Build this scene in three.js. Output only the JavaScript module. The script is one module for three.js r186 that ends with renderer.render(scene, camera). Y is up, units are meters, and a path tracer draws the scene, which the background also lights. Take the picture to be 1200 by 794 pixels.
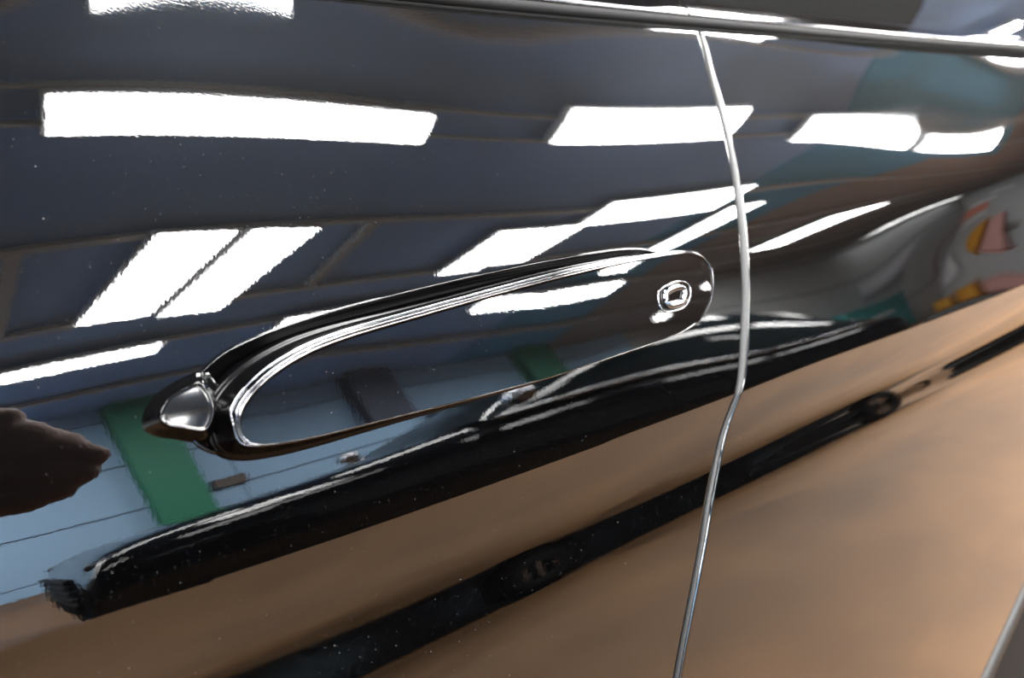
import * as THREE from 'three';
import { RectAreaLightUniformsLib } from 'three/addons/lights/RectAreaLightUniformsLib.js';
import { RoundedBoxGeometry } from 'three/addons/geometries/RoundedBoxGeometry.js';
import { mergeGeometries } from 'three/addons/utils/BufferGeometryUtils.js';
import { MarchingCubes } from 'three/addons/objects/MarchingCubes.js';
import { ImprovedNoise } from 'three/addons/math/ImprovedNoise.js';

// ---------------------------------------------------------------- camera, exposure, big light
const EYE = 0.95;                                  // height of the hand-held camera above the floor
const scene = new THREE.Scene();
const camera = new THREE.PerspectiveCamera(47.6056, 1200 / 794, 0.02, 80);
camera.position.set(0, EYE, 0.22);
camera.up.set(0.21113504, 0.96757141, 0.13866346);
camera.lookAt(0.61896265, EYE - 0.02255182, 0.22 - 0.78509659);
camera.focus = 0.27;
camera.userData.fStop = 10;
const renderer = new THREE.WebGLRenderer();
renderer.toneMapping = THREE.LinearToneMapping;
renderer.toneMappingExposure = 1.9;
renderer.shadowMap.enabled = true;
RectAreaLightUniformsLib.init();
scene.background = new THREE.Color(0x000000);      // a closed hall: no sky is seen
const LAMP_RADIANCE = 70;
const H = EYE + 3;                                 // height of the lamp faces
const X_END = 26, X_START = -7, Z_WALL = 9.5, Z_BACK = -6;

// ---------------------------------------------------------------- helpers
let seed = 7;
const rnd = () => { seed = (seed * 1664525 + 1013904223) >>> 0; return seed / 4294967296; };
const used = new Map();
function numbered(name) {
  const n = used.get(name) || 0; used.set(name, n + 1);
  return n ? name + '_' + String(n).padStart(3, '0') : name;
}
const lin = (r, g, b) => new THREE.Color().setRGB(r, g, b);
const std = (color, roughness = 0.6, metalness = 0, more = {}) => new THREE.MeshPhysicalMaterial({ color, roughness, metalness, ...more });
function mesh(name, geometry, material, parent) {
  const m = new THREE.Mesh(geometry, material); m.name = parent ? name : numbered(name);
  m.castShadow = m.receiveShadow = true; (parent || scene).add(m); return m;
}
function thing(name, label, category, at = [0, 0, 0], group) {
  const o = new THREE.Group(); o.name = numbered(name); o.position.set(...at); scene.add(o);
  o.userData = { label, category }; if (group) o.userData.group = group; return o;
}
function struct(name, geometry, material) { const m = mesh(name, geometry, material); m.userData.kind = 'structure'; return m; }
function box(w, h, d, x, y, z) { const g = new THREE.BoxGeometry(w, h, d); g.translate(x, y, z); return g; }
function rbox(w, h, d, r, x, y, z) { const g = new RoundedBoxGeometry(w, h, d, 3, r); g.translate(x, y, z); return g; }
const mix = (a, b, t) => a + (b - a) * t;
const clamp = (x, a = 0, b = 1) => Math.min(b, Math.max(a, x));
const smooth = (a, b, x) => { const t = clamp((x - a) / (b - a)); return t * t * (3 - 2 * t); };
function table(knots, x) {                          // piecewise cubic (Catmull-Rom) through [x, y] knots
  let i = 0; while (i < knots.length - 2 && x > knots[i + 1][0]) i++;
  const [x0, y0] = knots[i], [x1, y1] = knots[i + 1], h = x1 - x0;
  const a = knots[Math.max(0, i - 1)], b = knots[Math.min(knots.length - 1, i + 2)];
  const m0 = i > 0 ? (y1 - a[1]) / (x1 - a[0]) : (y1 - y0) / h, m1 = i < knots.length - 2 ? (b[1] - y0) / (b[0] - x0) : (y1 - y0) / h;
  const t = (x - x0) / h;
  if (t < 0) return y0 + m0 * (x - x0);
  if (t > 1) return y1 + m1 * (x - x1);
  return (2 * t ** 3 - 3 * t * t + 1) * y0 + (t ** 3 - 2 * t * t + t) * h * m0 + (3 * t * t - 2 * t ** 3) * y1 + (t ** 3 - t * t) * h * m1;
}
// a grid surface from fn(u, v) -> [x, y, z] with exact normals; du, dv are the steps for the normals; skip(x, y) leaves cells out
function sheet(us, vs, fn, { du = 1e-4, dv = 1e-4, closedU = false, flip = false, skip, uv } = {}) {
  const nu = us.length, nv = vs.length, pos = new Float32Array(nu * nv * 3), nor = new Float32Array(nu * nv * 3), tex = new Float32Array(nu * nv * 2), idx = [];
  for (let i = 0; i < nu; i++) for (let j = 0; j < nv; j++) {
    const k = i * nv + j, u = us[i], v = vs[j], p = fn(u, v), a = fn(u + du, v), b = fn(u - du, v), c = fn(u, v + dv), d = fn(u, v - dv);
    const e = [a[0] - b[0], a[1] - b[1], a[2] - b[2]], f = [c[0] - d[0], c[1] - d[1], c[2] - d[2]];
    let n = [e[1] * f[2] - e[2] * f[1], e[2] * f[0] - e[0] * f[2], e[0] * f[1] - e[1] * f[0]];
    const l = Math.hypot(...n) * (flip ? -1 : 1) || 1;
    pos.set(p, 3 * k); nor.set([n[0] / l, n[1] / l, n[2] / l], 3 * k);
    tex.set(uv ? uv(u, v, p) : [p[0], p[1]], 2 * k);
  }
  for (let i = 0; i < nu - 1; i++) for (let j = 0; j < nv - 1; j++) {
    const a = i * nv + j, b = a + nv, c = b + 1, d = a + 1;
    if (skip && [a, b, c, d].every((q) => skip(pos[3 * q], pos[3 * q + 1]))) continue;
    if (flip) idx.push(a, d, c, a, c, b); else idx.push(a, b, c, a, c, d);
  }
  const g = new THREE.BufferGeometry();
  g.setAttribute('position', new THREE.BufferAttribute(pos, 3)); g.setAttribute('normal', new THREE.BufferAttribute(nor, 3));
  g.setAttribute('uv', new THREE.BufferAttribute(tex, 2)); g.setIndex(idx); return g;
}
function steps(...parts) {                          // steps([from, to, n], ...) -> increasing samples
  const out = [];
  for (const [a, b, n] of parts) for (let i = out.length ? 1 : 0; i <= n; i++) out.push(mix(a, b, i / n));
  return out;
}
const noise = new ImprovedNoise();
const fbm = (x, y, z, o = 4) => { let s = 0, a = 0.5; for (let i = 0; i < o; i++) { s += a * noise.noise(x, y, z); x *= 2.03; y *= 2.03; z += 7.1; a *= 0.5; } return s; };
function texture(n, fn, srgb, repeat = 1) {         // fn(u, v) -> [r, g, b] 0..1
  const data = new Uint8Array(n * n * 4);
  for (let j = 0; j < n; j++) for (let i = 0; i < n; i++) {
    const c = fn(i / n, j / n), k = 4 * (j * n + i);
    for (let q = 0; q < 3; q++) data[k + q] = Math.round(255 * clamp(c[q]));
    data[k + 3] = 255;
  }
  const t = new THREE.DataTexture(data, n, n); t.wrapS = t.wrapT = THREE.RepeatWrapping; t.magFilter = t.minFilter = THREE.LinearFilter;
  if (srgb) t.colorSpace = THREE.SRGBColorSpace; t.repeat.set(repeat, repeat); t.needsUpdate = true; return t;
}

// ---------------------------------------------------------------- the car body as a surface z(x, y), y measured from the camera's height
const KNOTS = [
  [21.41, 2.67, 1.59, -4.46, -24.93, -55.54, -96.53, -134.45], [33.25, -6.41, 0.99, 2.75, -15.95, -35.43, -73.86, -81.54], [21.65, 3.74, 6.01, -2.54, -10.31, -28.25, -47.36, -62.36],
  [-4.45, 7.63, 3.46, 0.0, -16.87, -39.48, -60.22, -75.49], [-7.28, 11.31, 2.55, -8.37, -20.09, -43.76, -61.57, -88.06], [1.37, 3.8, -4.8, 4.19, -28.32, -46.09, -67.23, -89.45],
  [19.62, 4.71, -6.0, -4.19, -24.37, -50.83, -67.79, -82.58], [49.89, 18.7, -9.45, -35.88, -32.26, -50.79, -66.53, -72.58], [89.75, 35.45, -9.64, -47.62, -60.86, -61.63, -60.65, -60.08],
];
const weights = (w) => [(1 - w) ** 3 / 6, (3 * w ** 3 - 6 * w * w + 4) / 6, (-3 * w ** 3 + 3 * w * w + 3 * w + 1) / 6, w ** 3 / 6];
function soft(x, lo, hi) {                          // x kept softly between lo and hi, so that the section goes on unchanged beyond
  const k = 0.012;
  x = lo + k * Math.log1p(Math.exp(Math.min(600, (x - lo) / k)));
  return hi - k * Math.log1p(Math.exp(Math.min(600, (hi - x) / k)));
}
function upper(x, y) {
  const a = clamp((soft(x, -0.12, 0.9) + 0.15) / 1.2) * 6, b = clamp((y + 0.085) / 0.245) * 5;
  const i = Math.min(5, Math.floor(a)), j = Math.min(4, Math.floor(b)), p = weights(a - i), q = weights(b - j);
  let z = 0;
  for (let m = 0; m < 4; m++) for (let n = 0; n < 4; n++) z += p[m] * q[n] * KNOTS[i + m][j + n];
  return z / 1000;
}
const CREASE = [[-1, -0.0415], [-0.1, -0.0425], [0.005, -0.0432], [0.0526, -0.0466], [0.104, -0.0497], [0.197, -0.054], [0.287, -0.0574], [0.367, -0.0599], [0.472, -0.0645], [0.671, -0.0716], [1.1, -0.078]];
const crease = (x) => table(CREASE, x);
// lean of the skin below the crease, in degrees, against the way down; then its sum as a recess
const swell = (s) => { const q = (s - 0.036) / 0.0065; return 0.0062 * (Math.tanh(q) + 1); };   // the hollow deepens towards the rear wheel
const LEAN = [[0, -20], [0.008, -16], [0.025, -1], [0.036, 4], [0.047, 1], [0.06, -3], [0.08, -6], [0.15, -8], [0.3, -12], [0.6, -14]];
const TUCK = [0]; for (let i = 1; i <= 1200; i++) TUCK.push(TUCK[i - 1] + 0.0005 * Math.tan(table(LEAN, (i - 0.5) * 0.0005) * Math.PI / 180));
function tuck(s) { const q = clamp(s / 0.0005, 0, 1199.999), i = Math.floor(q); return mix(TUCK[i], TUCK[i + 1], q - i); }
function skin(x, y) { const c = crease(x); return y >= c ? upper(x, y) : upper(x, c) + tuck(c - y) + 0.085 * smooth(0.2, 0.5, x) * (swell(c - y) - swell(0)); }
const SEAM = [[-0.6, 0.02], [-0.36, 0.11], [-0.25, 0.163], [-0.1566, 0.2153], [-0.1407, 0.2249], [-0.1217, 0.2375], [-0.0994, 0.2534], [-0.0844, 0.2667], [-0.0733, 0.2754], [-0.0566, 0.2887], [-0.0524, 0.2927], [-0.0438, 0.2994], [-0.0292, 0.3096], [-0.014, 0.3202], [0.0022, 0.3302], [0.0149, 0.3381], [0.0283, 0.3459], [0.0447, 0.3571], [0.0624, 0.3685], [0.0846, 0.3832], [0.1089, 0.3993], [0.128, 0.4124], [0.1461, 0.423], [0.1677, 0.4374]];
const seam = (y) => table(SEAM, y);
const BELT = 0.1425, ROLL = 0.004, LOW = -0.36;
const doorFoot = (x) => Math.max(LOW, -0.3074 + 0.308 * (x - 0.5027));

// ---------------------------------------------------------------- materials
const dust = texture(1024, (() => {
  const n = 1024, a = new Float32Array(n * n).fill(0);
  for (let k = 0; k < 2600; k++) {
    const x = rnd() * n, y = rnd() * n, r = 0.5 + 0.7 * rnd() ** 3, b = 0.25 + 0.75 * rnd() ** 3;
    for (let j = -4; j <= 4; j++) for (let i = -4; i <= 4; i++) {
      const d = Math.hypot(i, j) / r, q = ((Math.floor(y + j) + n) % n) * n + (Math.floor(x + i) + n) % n;
      a[q] = Math.max(a[q], b * clamp(1.4 - d));
    }
  }
  return (u, v) => { const s = a[Math.floor(v * n) * n + Math.floor(u * n)], f = 0.002 + 0.02 * rnd() ** 4; return [f * 0.9 + s, f * 0.95 + s, f * 1.1 + s]; };
})(), true, 1 / 0.16);
const peel = texture(512, (() => {
  const n = 512, a = new Float32Array(n * n);
  const w = []; for (let k = 0; k < 90; k++) { const r = 18 + 26 * rnd(), t = rnd() * 6.2832; w.push([Math.round(r * Math.cos(t)), Math.round(r * Math.sin(t)), rnd() * 6.2832]); }
  for (let j = 0; j < n; j++) for (let i = 0; i < n; i++) { let s = 0; for (const [p, q, o] of w) s += Math.sin(6.2832 * (p * i + q * j) / n + o); a[j * n + i] = 0.5 + s / 40; }
  return (u, v) => { const s = a[Math.floor(v * n) * n + Math.floor(u * n)]; return [s, s, s]; };
})(), false, 1 / 0.05);
const paint = std(lin(0.13, 0.13, 0.135), 0.015, 0, { ior: 1.46, map: dust, bumpMap: peel, bumpScale: 1.6e-6, clearcoat: 0.012, clearcoatRoughness: 0.4 });
const gloss = std(lin(0.0008, 0.0008, 0.0009), 0.05, 0, { ior: 1.36 });
const blackPlastic = std(lin(0.0006, 0.0006, 0.0007), 0.2, 0, { ior: 1.18 });
const matteBlack = std(lin(0.0009, 0.0009, 0.0009), 0.8, 0, { ior: 1.2 });
const sillGrey = std(lin(0.005, 0.0045, 0.004), 0.5, 0, { ior: 1.25 });
const chrome = std(lin(0.82, 0.82, 0.84), 0.06, 1);
const darkChrome = std(lin(0.1, 0.1, 0.105), 0.05, 1);
const guardGrey = std(lin(0.0088, 0.0087, 0.0087), 0.5, 0, { ior: 1.3 });
const tint = std(lin(0.003, 0.0035, 0.0035), 0.01, 0, { ior: 1.7 });
const rubber = std(lin(0.004, 0.004, 0.0042), 0.75, 0, { ior: 1.2 });

// ---------------------------------------------------------------- the black car in the picture
const car = thing('car', 'glossy black car seen close up along its flank, its doors mirroring the hall', 'car', [0.6, 0, -0.9]);
const CAR = car.position;
const toCar = (g) => { g.translate(-CAR.x, -CAR.y, -CAR.z); return g; };
const up = (p) => [p[0], p[1] + EYE, p[2]];
const carPart = (name, g, m, label) => { const o = mesh(name, toCar(g), m, car); if (label) o.userData.label = label; return o; };
function under(parent, name, g, m, label) { const o = mesh(name, toCar(g), m, parent); if (label) o.userData.label = label; return o; }

// outlines on the door, in millimetres (x, y from the camera's height)
const FACE = [[66.9, -10.3], [67.4, -7.6], [69.2, -5], [72.6, -2.1], [78, 0.9], [83.3, 2.9], [88.9, 4.5], [94.9, 5.7], [104.4, 6.8], [115.2, 7.5], [128.3, 8.1], [146.4, 8.9], [167.8, 9.8], [199.1, 10.7], [235, 11], [265.4, 10.5], [283.7, 9.2], [292, 6.4], [295, 1.2], [292.4, -5.6], [285.2, -13], [275, -18.8], [263.2, -21.6], [247.6, -22.8], [221.8, -22.9], [198.8, -22.8], [174.7, -22.4], [153.8, -21.5], [130.6, -20.2], [117.6, -19.3], [101.7, -18.3], [86.8, -17.3], [76.9, -16.2], [70.4, -14.8], [67.6, -12.8]];
const BEZEL = [[262.5, 15.4], [249.8, 17.8], [231.1, 18.9], [205, 19.7], [184.7, 19.8], [152.6, 19.3], [127.9, 18.5], [108.8, 17.6], [91, 15.9], [78.5, 13.8], [71.9, 12], [67.4, 9.9], [63, 7], [59.5, 3.7], [57, -0.2], [56, -4.6], [56.7, -8.6], [58.6, -12], [61.5, -14.6], [66, -16.1], [74, -17.5], [100, -19], [150, -19.5], [200, -19], [250, -16.5], [270, -11], [277, -2], [275, 9]];
const NUB = [[66, 8.6], [60, 8.2], [56, 7.2], [52.3, 5.7], [49.6, 4], [47.6, 2], [46.2, -0.3], [45.7, -2.7], [46.4, -4.5], [49, -6.6], [52.8, -8.4], [56.6, -10.4], [62, -12], [68, -4]];
function loop(points) {                             // closed smooth outline: t in 0..1 -> { p, n } with n pointing outwards
  const c = new THREE.CatmullRomCurve3(points.map(([x, y]) => new THREE.Vector3(x / 1000, y / 1000, 0)), true, 'centripetal');
  const at = (t) => c.getPoint(((t % 1) + 1) % 1);
  let area = 0; for (let i = 0; i < points.length; i++) { const a = points[i], b = points[(i + 1) % points.length]; area += a[0] * b[1] - a[1] * b[0]; }
  const s = area > 0 ? 1 : -1;
  return (t) => { const p = at(t), a = at(t - 4e-3), b = at(t + 4e-3), dx = b.x - a.x, dy = b.y - a.y, l = Math.hypot(dx, dy) * s; return { x: p.x, y: p.y, nx: dy / l, ny: -dx / l }; };
}
const face = loop(FACE), bezel = loop(BEZEL), nub = loop(NUB);
function inside(points, x, y, grow) {
  let c = false;
  for (let i = 0, j = points.length - 1; i < points.length; j = i++) {
    const [xi, yi] = points[i], [xj, yj] = points[j];
    if ((yi > y) !== (yj > y) && x < (xj - xi) * (y - yi) / (yj - yi) + xi) c = !c;
  }
  return c;
}
const inBezel = [...Array(240).keys()].map((i) => { const q = bezel(i / 240); return [q.x - q.nx * 0.0004, q.y - q.ny * 0.0004]; });

// door skins: d = distance from the seam, v = height over the crease; the upper edge and the edge at the seam are rolled in
const EDGE = 0.0022, GAP = 0.0016;
function doorSkin(side) {
  const low = (x) => side < 0 ? LOW : doorFoot(x);
  return (d, v) => {
    const a = d < EDGE ? (EDGE - d) / EDGE * 1.5 : 0;
    const dd = GAP + (a ? EDGE - EDGE * Math.sin(a) : d), sink = a ? EDGE * (1 - Math.cos(a)) : 0;
    const y0 = crease(seam(-0.056 + Math.min(v, 0.2)) + side * d) + v;
    const flat = (y) => { const x = seam(y) + side * dd; return [x, y, skin(x, y) - sink]; };
    if (y0 <= BELT && y0 >= low(seam(y0) + side * dd)) return up(flat(y0));
    if (y0 > BELT) {
      const p = flat(BELT), q = flat(BELT - 2e-4), w = Math.min((y0 - BELT) / ROLL, 1.5);
      let ty = p[1] - q[1], tz = p[2] - q[2]; const l = Math.hypot(ty, tz); ty /= l; tz /= l;
      return up([p[0], p[1] + ROLL * (Math.sin(w) * ty + (1 - Math.cos(w)) * tz), p[2] + ROLL * (Math.sin(w) * tz - (1 - Math.cos(w)) * ty)]);
    }
    const yl = low(seam(y0) + side * dd), w = Math.min((yl - y0) / 0.006, 1.5), p = flat(yl);
    return up([p[0], p[1] - 0.006 * Math.sin(w), p[2] - 0.006 * (1 - Math.cos(w))]);
  };
}
const vs = steps([-0.31, -0.09, 70], [-0.09, -0.012, 50], [-0.012, 0.006, 36], [0.006, 0.022, 14], [0.022, 0.078, 112], [0.078, 0.186, 70], [0.186, 0.211, 44]);
const hole = (x, y) => inside(inBezel, x, y - EYE);
const frontDoor = carPart('front_door', sheet(steps([0, 0.0025, 10], [0.0025, 0.05, 30], [0.05, 0.29, 480], [0.29, 0.44, 80], [0.44, 1.05, 60]), vs, doorSkin(-1), { flip: true, skip: hole, du: 2e-5, dv: 2e-5 }), paint, 'front door skin with the handle, left of the seam');
const rearDoor = carPart('rear_door', sheet(steps([0, 0.0025, 10], [0.0025, 0.75, 260], [0.75, 1.0, 20]), vs, doorSkin(1), { du: 2e-5, dv: 2e-5 }), paint, 'rear door skin, right of the seam');

// grey guard strip on the trailing edge of the front door
{
  const half = (y) => table([[-0.3, 0.0012], [-0.1, 0.0013], [-0.062, 0.0016], [-0.05, 0.0024], [0, 0.0026], [0.06, 0.0025], [0.1, 0.0017], [0.14, 0.0014], [0.18, 0.0012]], y);
  const g = sheet(steps([0, Math.PI, 18]), steps([-0.35, -0.07, 70], [-0.07, -0.04, 30], [-0.04, 0.14, 80]), (a, y) => {
    const x = seam(y), w = half(y); return up([x - w * Math.cos(a), y, skin(x, y) - 0.0012 + (0.0012 + w * 0.55) * Math.sin(a)]);
  }, { du: 1e-3, dv: 2e-4 });
  under(frontDoor, 'edge_guard', g, guardGrey, 'grey strip along the rear edge of the front door');
  const b = sheet([0, 1], steps([-0.3, 0.14, 60]), (u, y) => { const x = seam(y); return up([x + (u - 0.5) * 0.012, y, skin(x, y) - 0.006]); }, { du: 1e-3, dv: 2e-4 });
  carPart('door_seal', b, matteBlack);
}

// door handle
const rise = (x) => mix(0.012, 0.0035, clamp((x - 0.075) / 0.215));
const faceZ = (x, y) => skin(x, Math.max(y, -0.04)) + rise(x) - Math.tan((1.8 + 1.3 * clamp((x - 0.1) / 0.09)) * Math.PI / 180) * (y + 0.005) + 1.0 * (y + 0.005) ** 2;
const tt = steps([0, 1, 420]);
{
  const spine = (q) => [clamp(q.x, 0.083, 0.279), mix(-0.0075, -0.006, clamp((q.x - 0.08) / 0.2))];
  const g = sheet(tt, steps([0, 0.9, 14], [0.9, 1, 6]), (t, s) => { const q = face(t), [sx, sy] = spine(q), x = mix(sx, q.x, s), y = mix(sy, q.y, s); return up([x, y, faceZ(x, y)]); });
  const n = g.attributes.normal, p = g.attributes.position;   // true normals of the smooth face
  for (let i = 0; i < p.count; i++) {
    const x = p.getX(i), y = p.getY(i) - EYE, e = 2e-4, v = new THREE.Vector3(-(faceZ(x + e, y) - faceZ(x - e, y)) / (2 * e), -(faceZ(x, y + e) - faceZ(x, y - e)) / (2 * e), 1).normalize();
    n.setXYZ(i, v.x, v.y, v.z);
  }
  var handle = carPart('door_handle', g, paint, 'long flush door handle with a chrome rim, standing out at its front end');
  const rim = (q) => { const top = smooth(-0.2, 0.7, q.ny), left = smooth(0.2, 0.9, -q.nx), bottom = smooth(0.3, 0.9, -q.ny); return mix(mix(0.001, 0.0034 - 0.0016 * smooth(0.2, 0.29, q.x), top), 0.0021, left * (1 - top)) - 0.0005 * bottom; };
  const chromeG = sheet(tt, steps([0, 1, 40]), (t, w) => {
    const q = face(t), r = rim(q), x = q.x + q.nx * r * w, y = q.y + q.ny * r * w, a = w * 1.35;
    return up([x, y, faceZ(q.x, q.y) - 0.0004 + 0.0012 * Math.sin(Math.min(w * 4, 1.5708)) * (1 - 0.2 * w) - r * 0.75 * (1 - Math.cos(a)) + r * 0.16 * (Math.abs(Math.sin(w * Math.PI * 2.5)) - 0.5)]);
  }, { du: 1e-4, dv: 1e-3, flip: false });
  under(handle, 'chrome_trim', chromeG, darkChrome, 'bright chrome rim round the handle face');
  const sideG = sheet(tt, steps([0, 1, 30]), (t, w) => {
    const q = face(t), r = rim(q), near = smooth(0.16, 0.06, q.x);
    const e = r - 0.0004 + table([[0, 0], [0.25, 0.0006], [0.5, mix(0.001, 0.0022, near)], [0.75, mix(0.002, 0.0042, near)], [1, mix(0.0022, 0.0048, near)]], w);
    const top = faceZ(q.x, q.y) - 0.0012, base = skin(q.x, q.y) - 0.005;
    const z = table([[0, top], [0.25, mix(top, base, 0.3)], [0.5, mix(top, base, 0.55)], [0.75, mix(top, base, 0.66)], [1, base]], w);
    return up([q.x + q.nx * e, q.y + q.ny * e, z]);
  }, { du: 1e-4, dv: 1e-3 });
  under(handle, 'handle_body', sideG, blackPlastic, 'glossy black side of the handle behind its chrome rim');
  // touch sensor near the rear end
  const S = [[252.3, -4.2], [256, -2.6], [262.5, -1.7], [268.5, -1.6], [273, -2.6], [275, -4.8], [273.6, -7.8], [271, -10.4], [265.3, -12.9], [257.6, -13.2], [251.5, -12.3], [250, -9.5]];
  const so = loop(S), cx = 0.2625, cy = -0.0073;
  const tube = (k, r, lift) => sheet(steps([0, 1, 90]), steps([0, Math.PI, 10]), (t, a) => { const q = so(t), x = cx + (q.x - cx) * k - q.nx * r * Math.cos(a), y = cy + (q.y - cy) * k - q.ny * r * Math.cos(a); return up([x, y, faceZ(x, y) + lift + r * 0.8 * Math.sin(a)]); }, { du: 1e-3, dv: 1e-3 });
  under(handle, 'sensor_ring', tube(1, 0.00045, 0), darkChrome, 'thin chrome ring round the touch sensor');
  under(handle, 'sensor_button', tube(0.6, 0.0017, 0.0001), darkChrome, 'small raised rounded button with a hollow middle');
}

// black bezel: a lip, a trough and a floor round the handle; at its front a small end cap
{
  const prof = [[-0.0006, -0.001], [0, 0.0003], [0.0004, 0.0006], [0.0008, 0.0005], [0.0013, 0.0000], [0.0024, -0.0010], [0.0040, -0.0024], [0.0056, -0.004], [0.0070, -0.0052], [0.0125, -0.006]];
  const w = prof.map(([a], i) => [i, a]), h = prof.map(([, b], i) => [i, b]);
  const g = sheet(tt, steps([0, 9, 54]), (t, k) => { const q = bezel(t), a = table(w, k), x = q.x - q.nx * a, y = q.y - q.ny * a; return up([x, y, skin(x, y) + table(h, k)]); }, { dv: 1e-2 });
  const f = sheet(tt, [0, 1], (t, s) => { const q = bezel(t), x = mix(clamp(q.x, 0.08, 0.26), q.x - q.nx * 0.012, s), y = mix(0, q.y - q.ny * 0.012, s); return up([x, y, skin(x, y) - 0.006]); }, { flip: true });
  var surround = carPart('handle_bezel', mergeGeometries([g, f]), gloss, 'glossy black lip and trough round the upper and front edge of the handle');
  const capZ = (x, y, s) => skin(x, y) + 0.0048 * (1 - smooth(0.5, 1.04, s) ** 1.3) + 0.0005 * Math.exp(-(((s - 0.6) / 0.04) ** 2)) - 0.1 * (y + 0.002) * (1 - smooth(0.5, 0.8, s)) - 0.0006;
  const c = sheet(steps([0, 1, 160]), steps([0, 0.5, 10], [0.5, 1, 34]), (t, s) => { const q = nub(t), x = mix(0.0575, q.x, s), y = mix(-0.0005, q.y, s); return up([x, y, capZ(x, y, s)]); }, { flip: true, dv: 1e-3 });
  under(surround, 'end_cap', c, gloss, 'rounded black cap at the front end of the bezel');
}

// belt moulding, windows, lower body
{
  const beltZ = (x) => skin(x, BELT - 0.001), X = steps([-0.65, 1.3, 120]);
  const mold = (from, to, name, label) => {
    const lean = [[0, -0.9], [0.002, 0.0], [0.0035, 0.38], [0.012, 0.52], [0.0155, 0.66], [0.0175, 1.1], [0.019, 1.4]], P = [[0, 0]];
    for (let i = 0; i < 200; i++) { const a = table(lean, (i + 0.5) * 0.019 / 200); P.push([P[i][0] + Math.cos(a) * 0.019 / 200, P[i][1] - Math.sin(a) * 0.019 / 200]); }
    const g = sheet(steps([from, to, 90]), steps([0, 200, 100]), (x, w) => { const i = Math.floor(clamp(w, 0, 199)), f = w - i; return up([x, BELT + 0.0145 + mix(P[i][0], P[i + 1][0], f), beltZ(x) - 0.0095 + mix(P[i][1], P[i + 1][1], f)]); }, { dv: 2 });
    carPart(name, g, gloss, label);
  };
  const cut = seam(0.152);
  const seal = sheet(steps([-0.65, 1.33, 120]), steps([-1.3, 1.5, 12]), (x, a) => up([x, BELT + 0.010 + 0.0035 * Math.sin(a), beltZ(x) - 0.0075 + 0.0028 * Math.cos(a)]));
  carPart('belt_seal', seal, matteBlack, 'dark rubber seal between the doors and the belt strip');
  carPart('belt_channel', sheet(steps([-0.65, 1.33, 60]), [0, 1], (x, w) => up([x, BELT - 0.012 + 0.05 * w, beltZ(x) - 0.0155 - 0.018 * w])), matteBlack, 'dark channel behind the belt seal');
  mold(-0.65, cut - GAP, 'belt_moulding', 'gloss black strip along the foot of the front window');
  mold(cut + GAP, 1.35, 'belt_moulding', 'gloss black strip along the foot of the rear window');
  const pane = (from, to, name, label) => carPart(name, sheet(steps([from, to, 60]), steps([0, 1, 40]), (x, w) => up([x, BELT + 0.0305 + 0.36 * w, beltZ(x) - 0.0195 - 0.19 * w - 0.03 * w * w]), {}), tint, label);
  pane(-0.65, seam(0.2) - 0.003, 'window_glass', 'dark window of the front door above the belt strip');
  pane(seam(0.2) + 0.003, 1.3, 'window_glass', 'dark window of the rear door above the belt strip');
}
{
  // cladding below the doors, with its clips, and the hidden shell that the doors hang on
  const lowY = doorFoot;
  const lip = sheet(steps([-0.7, 1.2, 160]), steps([-1.2, 1.2, 10]), (x, a) => { const y = lowY(x) - 0.012; return up([x, y + 0.006 * Math.sin(a), skin(x, lowY(x)) - 0.006 + 0.006 * Math.cos(a)]); });
  carPart('sill_lip', lip, sillGrey, 'grey strip under the rear door');
  const clad = sheet(steps([-0.7, 1.2, 120]), steps([0, 1, 20]), (x, w) => up([x, mix(lowY(x) - 0.014, -0.68, w), skin(x, lowY(x)) - 0.012 - 0.03 * Math.sin(w * 3)]), { flip: true });
  const cl = carPart('sill_cladding', clad, matteBlack, 'dark cladding below the doors');
  for (let k = 0; k < 6; k++) {
    const x = 0.492 + 0.0305 * k, y = lowY(x) - 0.0235, g = new THREE.SphereGeometry(0.003, 14, 8); g.scale(1, 1, 0.5); g.translate(x, y + EYE, skin(x, lowY(x)) - 0.011);
    under(cl, 'clip', g, chrome);
  }
  carPart('body_shell', mergeGeometries([box(2.6, 0.62, 1.5, 0.35, 0.6, -0.95), box(1.9, 0.5, 1.2, 0.35, 1.16, -0.98)]), matteBlack, 'dark body shell behind the doors');
  for (const x of [-1.05, 1.65]) for (const z of [-0.22, -1.6]) {
    const tyre = new THREE.TorusGeometry(0.24, 0.095, 20, 48); tyre.translate(x, 0.335, z);
    const o = carPart('wheel', tyre, rubber), rim = new THREE.CylinderGeometry(0.2, 0.2, 0.12, 32); rim.rotateX(Math.PI / 2); rim.translate(x, 0.335, z);
    under(o, 'rim', rim, chrome);
  }
}

// ---------------------------------------------------------------- the hall
const floorTex = texture(1024, (u, v) => {
  const a = fbm(u * 5, v * 5, 0.5, 5), b = fbm(u * 22, v * 22, 3.1, 3), k = 0.5 + 0.6 * a + 0.2 * b;
  return [0.385 * (0.66 + 0.64 * k), 0.282 * (0.64 + 0.66 * k), 0.185 * (0.62 + 0.66 * k)];
}, true, 1);
{ const g = box(X_END - X_START + 0.4, 0.2, Z_WALL - Z_BACK + 0.4, (X_END + X_START) / 2, -0.1, (Z_WALL + Z_BACK) / 2), uv = g.attributes.uv; for (let i = 0; i < uv.count; i++) uv.setXY(i, uv.getX(i) * 7, uv.getY(i) * 3.4);
  struct('floor', g, std(0xffffff, 0.6, 0, { map: floorTex, ior: 1.32 })); }
const ceilGrey = std(lin(0.21, 0.35, 0.62), 0.8), ceilTeal = std(lin(0.06, 0.25, 0.44), 0.8), ceilBrown = std(lin(0.24, 0.18, 0.16), 0.8);
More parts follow.
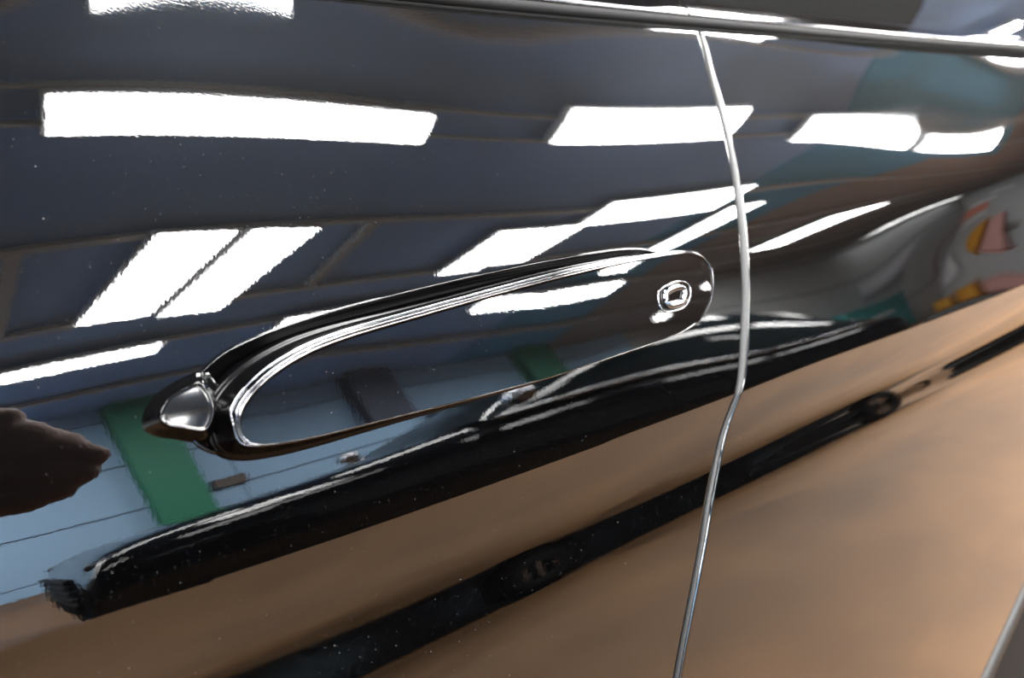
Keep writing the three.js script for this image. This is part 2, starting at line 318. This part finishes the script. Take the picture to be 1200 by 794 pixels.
const ceiling = struct('ceiling', box(X_END - X_START + 0.4, 0.2, Z_WALL - Z_BACK + 0.4, (X_END + X_START) / 2, H + 0.3, (Z_WALL + Z_BACK) / 2), ceilGrey);
for (const far of [0, 1]) for (let z = Z_BACK + 0.4; z < Z_WALL - 0.1; z += 1.55) { const cut = z > 1.4 ? 10.1 : 13.2, x0 = far ? cut + 0.02 : 7.8, x1 = far ? X_END : cut; mesh('panel', box(x1 - x0, 0.02, 1.54, (x0 + x1) / 2, H + 0.19, z + 0.775), z < -0.3 ? ceilGrey : far ? ceilBrown : ceilTeal, ceiling); }
const ceilDark = std(lin(0.035, 0.042, 0.055), 0.8);
for (let x = X_START; x < 7.7; x += 3.7) for (const z of [-1.6, -0.05]) mesh('panel', box(3.68, 0.02, 1.5, x + 1.85, H + 0.19, z), ceilDark, ceiling);
const purlinGrey = std(lin(0.42, 0.41, 0.4), 0.7);
for (const [z, w] of [[-3.0, 0.1], [-1.2, 0.1], [0.84, 0.02], [1.285, 0.03], [1.63, 0.035], [3.36, 0.1], [5.22, 0.12], [6.3, 0.1], [8.0, 0.1]]) mesh('purlin', rbox(X_END - X_START, 0.08, w, 0.008, (X_END + X_START) / 2, H + 0.13, z), purlinGrey, ceiling);
for (const x of [0.62, 2.95, 5.55]) for (const [z0, z1] of [[3.41, 5.16]]) mesh('rafter', rbox(0.09, 0.08, z1 - z0, 0.008, x, H + 0.13, (z0 + z1) / 2), purlinGrey, ceiling);
const wallBlue = std(lin(0.38, 0.61, 0.88), 0.6), jointDark = std(lin(0.03, 0.035, 0.04), 0.9), wallGrey = std(lin(0.5, 0.52, 0.53), 0.7);
const wallFront = struct('wall_front', box(X_END - X_START + 0.4, H + 0.3, 0.2, (X_END + X_START) / 2, (H + 0.3) / 2, Z_WALL + 0.13), jointDark);
for (const [y0, y1] of [[0.0, 0.26], [0.28, 1.42], [1.45, 2.62], [2.65, 3.82], [3.85, 4.2]]) for (let x = X_START; x < X_END - 0.1; x += 3.3) mesh('panel', rbox(3.285, y1 - y0, 0.05, 0.006, x + 1.65, (y0 + y1) / 2, Z_WALL + 0.02), x > 12.7 ? wallGrey : wallBlue, wallFront);
struct('wall_back', box(X_END - X_START + 0.4, H + 0.3, 0.2, (X_END + X_START) / 2, (H + 0.3) / 2, Z_BACK - 0.1), wallGrey);
struct('wall_right', box(0.2, H + 0.3, Z_WALL - Z_BACK, X_END + 0.1, (H + 0.3) / 2, (Z_WALL + Z_BACK) / 2), wallGrey);
struct('wall_left', box(0.2, H + 0.3, Z_WALL - Z_BACK, X_START - 0.1, (H + 0.3) / 2, (Z_WALL + Z_BACK) / 2), wallGrey);
function pillar(name, x0, x1, material, label) {
  const o = struct(name, mergeGeometries([box(x1 - x0, H + 0.2, 0.03, (x0 + x1) / 2, (H + 0.2) / 2, Z_WALL - 0.32), box(x1 - x0, H + 0.2, 0.03, (x0 + x1) / 2, (H + 0.2) / 2, Z_WALL - 0.05), box(0.03, H + 0.2, 0.3, (x0 + x1) / 2, (H + 0.2) / 2, Z_WALL - 0.18)]), material);
  o.userData.label = label; o.userData.category = 'pillar';
}
const greenSteel = std(lin(0.035, 0.25, 0.155), 0.5), blueSteel = std(lin(0.08, 0.10, 0.17), 0.5);
pillar('pillar', 1.8, 2.42, greenSteel, 'green steel pillar before the blue panel wall, nearest the doors');
pillar('pillar', 5.75, 6.5, blueSteel, 'dark blue steel pillar before the blue panel wall');
pillar('pillar', 9.2, 10.05, greenSteel, 'green steel pillar farther along the blue panel wall');


// ---------------------------------------------------------------- cars parked across the aisle
const carBlack = std(lin(0.002, 0.002, 0.003), 0.06, 0, { ior: 1.5 }), carGlass = std(lin(0.01, 0.014, 0.016), 0.02, 0, { ior: 1.6 }), alloy = std(lin(0.35, 0.35, 0.38), 0.3, 1);
function parkedCar(x0, len, wheels, z0, label, body) {
  const o = thing('car', label, 'car', [x0, 0, z0 + 0.92]), W = 0.92;
  const top = (x) => table([[0, 0.66], [0.08, 0.80], [0.35, 0.89], [1.1, 0.95], [1.85, 1.0], [len - 1.0, 1.02], [len - 0.3, 1.0], [len - 0.04, 0.92], [len, 0.8]], x);
  const half = (x) => W * (1 - 0.02 * Math.exp(-x / 0.03) - 0.06 * Math.exp(-(len - x) / 0.1) - 0.03 * (1 - smooth(0, 1.6, x)));
  const pow = (c, e) => Math.sign(c) * Math.abs(c) ** e;
  const xs = steps([0, 0.25, 14], [0.25, len - 0.25, 60], [len - 0.25, len, 14]), A = steps([0, Math.PI * 2, 96]);
  const hull = sheet(xs, A, (x, a) => { const t = top(x), b = 0.3, sh = 0.5 + 0.5 * Math.sin(a), tuckIn = 1 - 0.10 * (1 - smooth(0, 0.5, sh)) - 0.06 * smooth(0.72, 1, sh); return [x, (t + b) / 2 + (t - b) / 2 * pow(Math.sin(a), 0.5), half(x) * tuckIn * pow(Math.cos(a), 0.36)]; }, { du: 1e-3, dv: 1e-3 });
  const cap = (x, s) => sheet(steps([0, 1, 6]), A, (r, a) => { const t = top(x), b = 0.3; return [x, (t + b) / 2 + r * (t - b) / 2 * pow(Math.sin(a), 0.5), r * half(x) * pow(Math.cos(a), 0.36)]; }, { flip: s });
  mesh('body', mergeGeometries([hull, cap(len, false)]), body, o); mesh('nose', cap(0, true), std(lin(0.003, 0.003, 0.003), 1, 0, { ior: 1.05 }), o);
  const a = 1.75, b = len - 0.55, R = 1.42;
  const roofY = (x) => table([[a, 1.0], [a + 0.45, 1.2], [a + 1.0, 1.38], [a + 1.5, R], [b - 1.6, R - 0.01], [b - 0.8, 1.3], [b, 1.0]], x);
  const cab = sheet(steps([a, b, 60]), steps([0, 1, 40]), (x, w) => { const t = roofY(x), e = w * 2 - 1, zz = 0.84 * (1 - 0.25 * (t - 1) * 2) , k = Math.abs(e); const side = smooth(0.62, 1, k); return [x, mix(t, 0.96, side ** 1.6), e < 0 ? -mix(zz * k / 0.85, 0.86, side) * (k < 0.85 ? 1 : 1) : mix(zz * k / 0.85, 0.86, side)]; }, { flip: true, du: 1e-3, dv: 1e-3 });
  mesh('cabin', cab, carGlass, o);
  for (const s of [-1, 1]) {
    mesh('belt_strip', rbox(b - a - 0.1, 0.022, 0.016, 0.006, (a + b) / 2, 0.975, s * 0.872), chrome, o);
    mesh('sill', rbox(wheels[1] - wheels[0] - 0.75, 0.12, 0.06, 0.02, (wheels[0] + wheels[1]) / 2, 0.31, s * 0.83), rubber, o);
    const hl = new THREE.SphereGeometry(0.5, 24, 14); hl.scale(0.5, 0.13, 0.12); hl.translate(0.28, 0.74, s * 0.74); mesh('headlamp', hl, carGlass, o);
    const mir = new THREE.SphereGeometry(0.5, 24, 14); mir.scale(0.14, 0.15, 0.24); mir.translate(a + 0.12, 1.085, s * 1.0); mesh('wing_mirror', mir, alloy, o);
    for (const d of [1.15, 2.3]) mesh('door_seam', rbox(0.012, 0.55, 0.006, 0.002, a + d, 0.66, s * 0.917), matteBlack, o);
  }
  for (let k = 0; k < 5; k++) mesh('grille_bar', rbox(0.03, 0.03, 1.1, 0.01, -0.01, 0.44 + 0.055 * k, 0), rubber, o);
  for (const x of wheels) for (const s of [-1, 1]) {
    const t = new THREE.TorusGeometry(0.245, 0.09, 18, 48); t.scale(1, 1, 1.15); t.translate(x, 0.335, s * 0.8); const wh = mesh('wheel', t, rubber, o);
    const hub = new THREE.CylinderGeometry(0.05, 0.06, 0.05, 20); hub.rotateX(Math.PI / 2); hub.translate(x, 0.335, s * 0.84);
    const parts = [hub], ring = new THREE.TorusGeometry(0.2, 0.014, 10, 48); ring.translate(x, 0.335, s * 0.85); parts.push(ring);
    for (let k = 0; k < 10; k++) { const g = new THREE.BoxGeometry(0.024, 0.17, 0.025); g.translate(0, 0.115, 0); g.rotateZ(k * Math.PI / 5); g.translate(x, 0.335, s * 0.84); parts.push(g); }
    for (const p of parts) p.deleteAttribute('uv');
    mesh('rim', mergeGeometries(parts.map((p) => p.index ? p.toNonIndexed() : p)), alloy, wh);
  }
  return o;
}
parkedCar(0.25, 6.2, [1.75, 5.05], 2.6, 'long black saloon parked across the aisle, nose to the left, nearest the doors', carBlack);

{
  const b = thing('junction_box', 'small grey junction box on the blue wall right of the nearest green pillar', 'box', [2.75, 1.55, Z_WALL - 0.06]);
  mesh('case', rbox(0.42, 0.26, 0.1, 0.02, 0, 0, 0), std(lin(0.12, 0.1, 0.09), 0.6), b); mesh('lid', rbox(0.38, 0.22, 0.02, 0.006, 0, 0, -0.055), std(lin(0.15, 0.13, 0.12), 0.6), b);
}
// ceiling lamps
const diffuser = std(0xffffff, 0.4, 0, { emissive: 0xffffff, emissiveIntensity: LAMP_RADIANCE * 0.5 });
const dimDiffuser = std(0xffffff, 0.4, 0, { emissive: 0xffffff, emissiveIntensity: LAMP_RADIANCE * 0.05 });
const housing = std(lin(0.6, 0.6, 0.6), 0.5);
const lampLight = lin(1, 0.995, 0.97);
function lamp(x0, x1, z0, z1, label, turn = 0, power = 1) {
  const o = thing('ceiling_lamp', label, 'lamp', [(x0 + x1) / 2, H, (z0 + z1) / 2]), w = x1 - x0, d = z1 - z0;
  mesh('diffuser', rbox(w, 0.02, d, 0.006, 0, 0.012, 0), power < 1 ? dimDiffuser : diffuser, o);
  mesh('housing', rbox(w + 0.03, 0.07, d + 0.03, 0.01, 0, 0.055, 0), housing, o);
  o.rotation.y = turn;
  const l = new THREE.RectAreaLight(lampLight, LAMP_RADIANCE * power, w, d); l.name = 'lamp_face'; l.position.set(0, -0.005, 0); l.rotation.x = -Math.PI / 2; o.add(l);
}
const ROW = [['first', 0.69, 2.68, 1.31, 1.69], ['second', 3.7, 5.62, 1.13, 1.6], ['third', 6.85, 8.75, 1.25, 1.74], ['fourth', 9.1, 11.6, 1.3, 1.75]];
for (const [n, a, b, c, d] of ROW) lamp(a, b, c, d, `long white ceiling panel over the car, ${n} of its row from the near end`);
lamp(8.72, 9.86, 0.1, 0.17, 'thin white tube lamp near the car roof, beyond the door seam', 0.3);
lamp(-2.4, -0.4, 1.17, 1.66, 'long white ceiling panel behind the photographer');
lamp(0.85, 1.76, 0.42, 0.862, 'short white ceiling panel nearest the car roof, left of the door seam');
lamp(4.1, 5.4, 0.2, 0.76, 'shorter white ceiling panel close to the car roof, by the door seam');
lamp(1.22, 1.72, 3.25, 5.12, 'white ceiling panel across the aisle, left one of the near pair', -0.14);
lamp(1.82, 2.3, 3.32, 5.3, 'white ceiling panel across the aisle, right one of the near pair', -0.14);
lamp(4.3, 4.8, 3.75, 5.2, 'white ceiling panel across the aisle, left one of the far pair');
lamp(4.88, 5.36, 3.75, 5.05, 'white ceiling panel across the aisle, right one of the far pair');
lamp(5.3, 7.6, 3.05, 3.75, 'long white ceiling panel beside the far pair of cross panels');
lamp(8.1, 8.7, 3.8, 5.6, 'single white cross panel beyond the far pair');
lamp(12.8, 13.7, 5.55, 7.0, 'narrow white cross panel far down the hall');
lamp(12.8, 13.15, 8.3, 8.55, 'short white cross panel by the blue wall');
lamp(-0.6, 1.87, 6.15, 6.5, 'long white panel near the blue wall, first of its row');
lamp(20.2, 24.6, 8.85, 9.1, 'narrow white ceiling panel over the far corner by the blue wall', 0, 0.1);
lamp(3.0, 5.0, 6.1, 6.55, 'long white panel near the blue wall, second of its row');
lamp(6.4, 9.2, 6.1, 6.6, 'long white panel near the blue wall, third of its row');
for (const [k, x] of [['first', -2.6], ['second', -4.6], ['third', -6.6]]) lamp(x, x + 1.8, 7.0, 8.5, `white ceiling panel beyond the photographer's end of the blue wall, ${k} from the doors`);

// ---------------------------------------------------------------- far end of the hall
const farGrey = std(lin(0.5, 0.5, 0.5), 0.7);
{
  const c = thing('steel_cabinet', 'teal steel cabinet row along the far part of the blue wall', 'cabinet', [19.0, 0, 9.1]);
  mesh('carcass', rbox(4.0, 1.75, 0.6, 0.02, 0, 0.875, 0), std(lin(0.03, 0.24, 0.24), 0.4), c);
  for (let k = 0; k < 5; k++) { const d = mesh('door', rbox(0.76, 1.6, 0.03, 0.008, -1.6 + 0.8 * k, 0.875, -0.31), std(lin(0.03, 0.27, 0.27), 0.4), c); mesh('handle', rbox(0.03, 0.2, 0.03, 0.008, -1.3 + 0.8 * k, 0.95, -0.34), chrome, d); }
  mesh('name_strip', rbox(1.6, 0.14, 0.02, 0.005, 0, 1.2, -0.335), std(lin(0.7, 0.72, 0.72), 0.5), c);
}
const bin = (x, z, h, col, label, cat) => { const o = thing('storage_bin', label, cat, [x, 0, z]); mesh('tub', rbox(0.5, h, 0.6, 0.05, 0, h / 2, 0), col, o); mesh('lid', rbox(0.54, 0.06, 0.64, 0.02, 0, h + 0.03, 0), col, o); };
bin(25.6, 8.65, 0.6, std(lin(0.85, 0.38, 0.02), 0.5), 'orange lidded storage bin against the far end wall', 'bin');
bin(25.6, 7.9, 0.5, std(lin(0.8, 0.42, 0.38), 0.5), 'pale pink lidded storage bin beside the orange one', 'bin');
bin(24.6, 9.1, 0.55, std(lin(0.9, 0.45, 0.05), 0.5), 'small orange storage bin in the corner by the blue wall', 'bin');
{
  const b = thing('wall_banner', 'salmon pink banner hung on the far end wall', 'banner', [25.97, 1.42, 9.0]);
  mesh('cloth', rbox(0.03, 0.62, 1.0, 0.008, 0, 0.31, 0), std(lin(0.85, 0.3, 0.2), 0.8), b); mesh('rod', rbox(0.04, 0.03, 1.06, 0.01, 0, 0.64, 0), alloy, b);
}
for (const [y, z, w, h, t] of [[1.05, 9.0, 0.8, 0.22, 'low white notice board on the far end wall below the banner'], [2.1, 8.6, 1.3, 0.3, 'long white notice board high on the far end wall'], [2.75, 7.4, 1.6, 0.25, 'topmost white notice board on the far end wall']]) {
  const b = thing('notice_board', t, 'board', [X_END - 0.03, y, z]); mesh('board', rbox(0.03, h, w, 0.008, 0, h / 2, 0), std(lin(0.85, 0.85, 0.9), 0.5), b); mesh('ledge', rbox(0.06, 0.02, w, 0.006, 0, 0, 0), alloy, b);
}
{
  const b = thing('wall_sign', 'long plain white board on the grey side wall above the teal cabinet row', 'sign', [21.4, EYE + 1.35, Z_WALL - 0.03]); mesh('board', rbox(2.9, 0.3, 0.03, 0.008, 0, 0, 0), std(lin(0.85, 0.85, 0.92), 0.5), b); mesh('rail', rbox(2.95, 0.03, 0.05, 0.008, 0, -0.165, 0), alloy, b);
}
for (let k = 0; k < 2; k++) {
  const o = thing('tyre', ['loose black tyre lying on the floor beyond the long saloon, lower of two', 'loose black tyre lying on top of another beyond the long saloon'][k], 'tyre', [8.5, 0.14 + 0.275 * k, 2.9]);
  const g = new THREE.TorusGeometry(0.28, 0.137, 20, 56); g.rotateX(Math.PI / 2); mesh('tread', g, rubber, o);
  const b = new THREE.TorusGeometry(0.2, 0.03, 12, 48); b.rotateX(Math.PI / 2); b.translate(0, 0.06, 0); mesh('bead', b, matteBlack, o);
}

// ---------------------------------------------------------------- the photographer, seen only as a hand in the paint
function flesh(bones, c, half, res, k, grow = 0) {   // tapered capsules joined smoothly and meshed; half = half the edge of the grid
  const mc = new MarchingCubes(res, matteBlack, false, false, 200000), f = mc.field; mc.isolation = 0;
  for (let z = 0; z < res; z++) for (let y = 0; y < res; y++) for (let x = 0; x < res; x++) {
    const p = [c[0] + (x / res * 2 - 1) * half, c[1] + (y / res * 2 - 1) * half, c[2] + (z / res * 2 - 1) * half]; let s = 0;
    for (const [a, b, ra, rb] of bones) {
      const d = [b[0] - a[0], b[1] - a[1], b[2] - a[2]], e = [p[0] - a[0], p[1] - a[1], p[2] - a[2]];
      const t = clamp((d[0] * e[0] + d[1] * e[1] + d[2] * e[2]) / (d[0] ** 2 + d[1] ** 2 + d[2] ** 2 || 1));
      s += Math.exp(-(Math.hypot(e[0] - t * d[0], e[1] - t * d[1], e[2] - t * d[2]) - mix(ra, rb, t) - grow) / k);
    }
    f[x + y * res + z * res * res] = s > 0 ? k * Math.log(s) : -9;
  }
  mc.update();
  const n = mc.count, g = new THREE.BufferGeometry();
  g.setAttribute('position', new THREE.BufferAttribute(mc.positionArray.slice(0, 3 * n), 3)); g.setAttribute('normal', new THREE.BufferAttribute(mc.normalArray.slice(0, 3 * n), 3));
  const q = g.attributes.position; for (let i = 0; i < n; i++) q.setXYZ(i, c[0] + q.getX(i) * half, c[1] + q.getY(i) * half + EYE, c[2] + q.getZ(i) * half);
  return g;
}
{
  const chain = (pts, ...r) => pts.slice(1).map((b, i) => [pts[i], b, r[i], r[i + 1]]);
  const hand = [
    ...chain([[-0.115, 0.052, 0.29], [-0.06, 0.058, 0.272], [-0.025, 0.06, 0.266]], 0.024, 0.027, 0.024), [[-0.05, 0.078, 0.268], [-0.012, 0.086, 0.262], 0.014, 0.012], [[-0.05, 0.038, 0.27], [-0.02, 0.034, 0.264], 0.015, 0.012],
    ...chain([[-0.01, 0.089, 0.262], [0.026, 0.092, 0.255], [0.047, 0.081, 0.25], [0.063, 0.066, 0.248]], 0.0125, 0.012, 0.0105, 0.008),
    ...chain([[-0.005, 0.07, 0.262], [0.036, 0.071, 0.253], [0.058, 0.061, 0.247], [0.073, 0.048, 0.245]], 0.012, 0.0115, 0.0105, 0.008),
    ...chain([[-0.01, 0.05, 0.262], [0.03, 0.05, 0.254], [0.05, 0.043, 0.248], [0.065, 0.035, 0.246]], 0.012, 0.0115, 0.0105, 0.008),
    ...chain([[-0.018, 0.031, 0.264], [0.015, 0.03, 0.258], [0.036, 0.026, 0.252], [0.053, 0.025, 0.25]], 0.0115, 0.011, 0.0095, 0.0075),
    ...chain([[-0.07, 0.075, 0.268], [-0.025, 0.104, 0.256], [0.012, 0.112, 0.252], [0.042, 0.1, 0.25]], 0.016, 0.0135, 0.012, 0.009),
  ];
  const arm = chain([[-0.24, 0.43, 0.76], [-0.2, 0.16, 0.62], [-0.115, 0.052, 0.29]], 0.058, 0.044, 0.028), arm2 = chain([[-0.64, 0.43, 0.86], [-0.68, 0.15, 0.9], [-0.63, -0.1, 0.82]], 0.056, 0.043, 0.028);
  const legs = [chain([[-0.34, 0.0, 0.82], [-0.33, -0.45, 0.77], [-0.33, -0.87, 0.82]], 0.095, 0.064, 0.04), chain([[-0.54, 0.0, 0.86], [-0.55, -0.45, 0.82], [-0.56, -0.87, 0.88]], 0.095, 0.064, 0.04)];
  const torso = [[[-0.44, 0.0, 0.84], [-0.44, 0.2, 0.83], 0.135, 0.12], [[-0.44, 0.2, 0.83], [-0.44, 0.38, 0.82], 0.12, 0.135], [[-0.27, 0.42, 0.77], [-0.61, 0.42, 0.86], 0.07, 0.07]];
  const head = [[[-0.43, 0.45, 0.8], [-0.41, 0.56, 0.76], 0.055, 0.052], [[-0.40, 0.6, 0.73], [-0.40, 0.68, 0.735], 0.066, 0.09], [[-0.37, 0.60, 0.68], [-0.375, 0.64, 0.67], 0.03, 0.02], [[-0.36, 0.635, 0.655], [-0.362, 0.65, 0.66], 0.012, 0.008]];
  const o = thing('person', 'person in dark clothes standing by the car, one hand held out with bunched fingers', 'person', [-0.45, 0, 0.85]);
  const put = (g) => { g.translate(-o.position.x, 0, -o.position.z); return g; };
  const bare = (g) => g;
  const body = mergeGeometries([bare(flesh([...torso, ...arm, ...arm2, ...legs[0], ...legs[1], ...head], [-0.42, -0.08, 0.66], 0.9, 104, 0.012)), bare(flesh(hand, [-0.025, 0.07, 0.27], 0.11, 92, 0.0028))]);
  const skinTone = std(lin(0.32, 0.17, 0.125), 0.55);
  mesh('body', put(body), skinTone, o);
  const cloth = std(lin(0.02, 0.02, 0.025), 0.9), denim = std(lin(0.03, 0.04, 0.07), 0.9);
  mesh('jacket', put(flesh([...torso, ...arm.slice(0, 1), [[-0.2, 0.16, 0.62], [-0.14, 0.083, 0.385], 0.044, 0.034], ...arm2.slice(0, 1), [[-0.68, 0.15, 0.9], [-0.64, -0.05, 0.836], 0.043, 0.034]], [-0.42, 0.2, 0.66], 0.6, 84, 0.012, 0.012)), cloth, o);
  mesh('trousers', put(flesh([...legs[0], ...legs[1], [[-0.34, 0.0, 0.82], [-0.54, 0, 0.86], 0.1, 0.1]], [-0.44, -0.42, 0.84], 0.6, 72, 0.012, 0.012)), denim, o);
  for (const [x, z] of [[-0.33, 0.78], [-0.56, 0.84]]) { const g = new THREE.CapsuleGeometry(0.046, 0.18, 8, 20); g.rotateX(Math.PI / 2); g.translate(x, 0.047, z - 0.03); mesh('shoe', put(g), matteBlack, o); }
  mesh('hair', put(flesh([[[-0.41, 0.7, 0.77], [-0.4, 0.735, 0.74], 0.075, 0.072]], [-0.4, 0.7, 0.75], 0.2, 48, 0.01, 0.004)), std(lin(0.01, 0.008, 0.007), 0.7), o);
  const ph = thing('phone', 'dark phone held by the person, its lens toward the car door', 'phone', [-0.085, EYE + 0.02, 0.228]);
  mesh('phone_case', rbox(0.15, 0.072, 0.008, 0.004, 0, 0, 0), matteBlack, ph); mesh('screen', rbox(0.142, 0.066, 0.002, 0.001, 0, 0, 0.0045), carGlass, ph);
}

renderer.render(scene, camera);
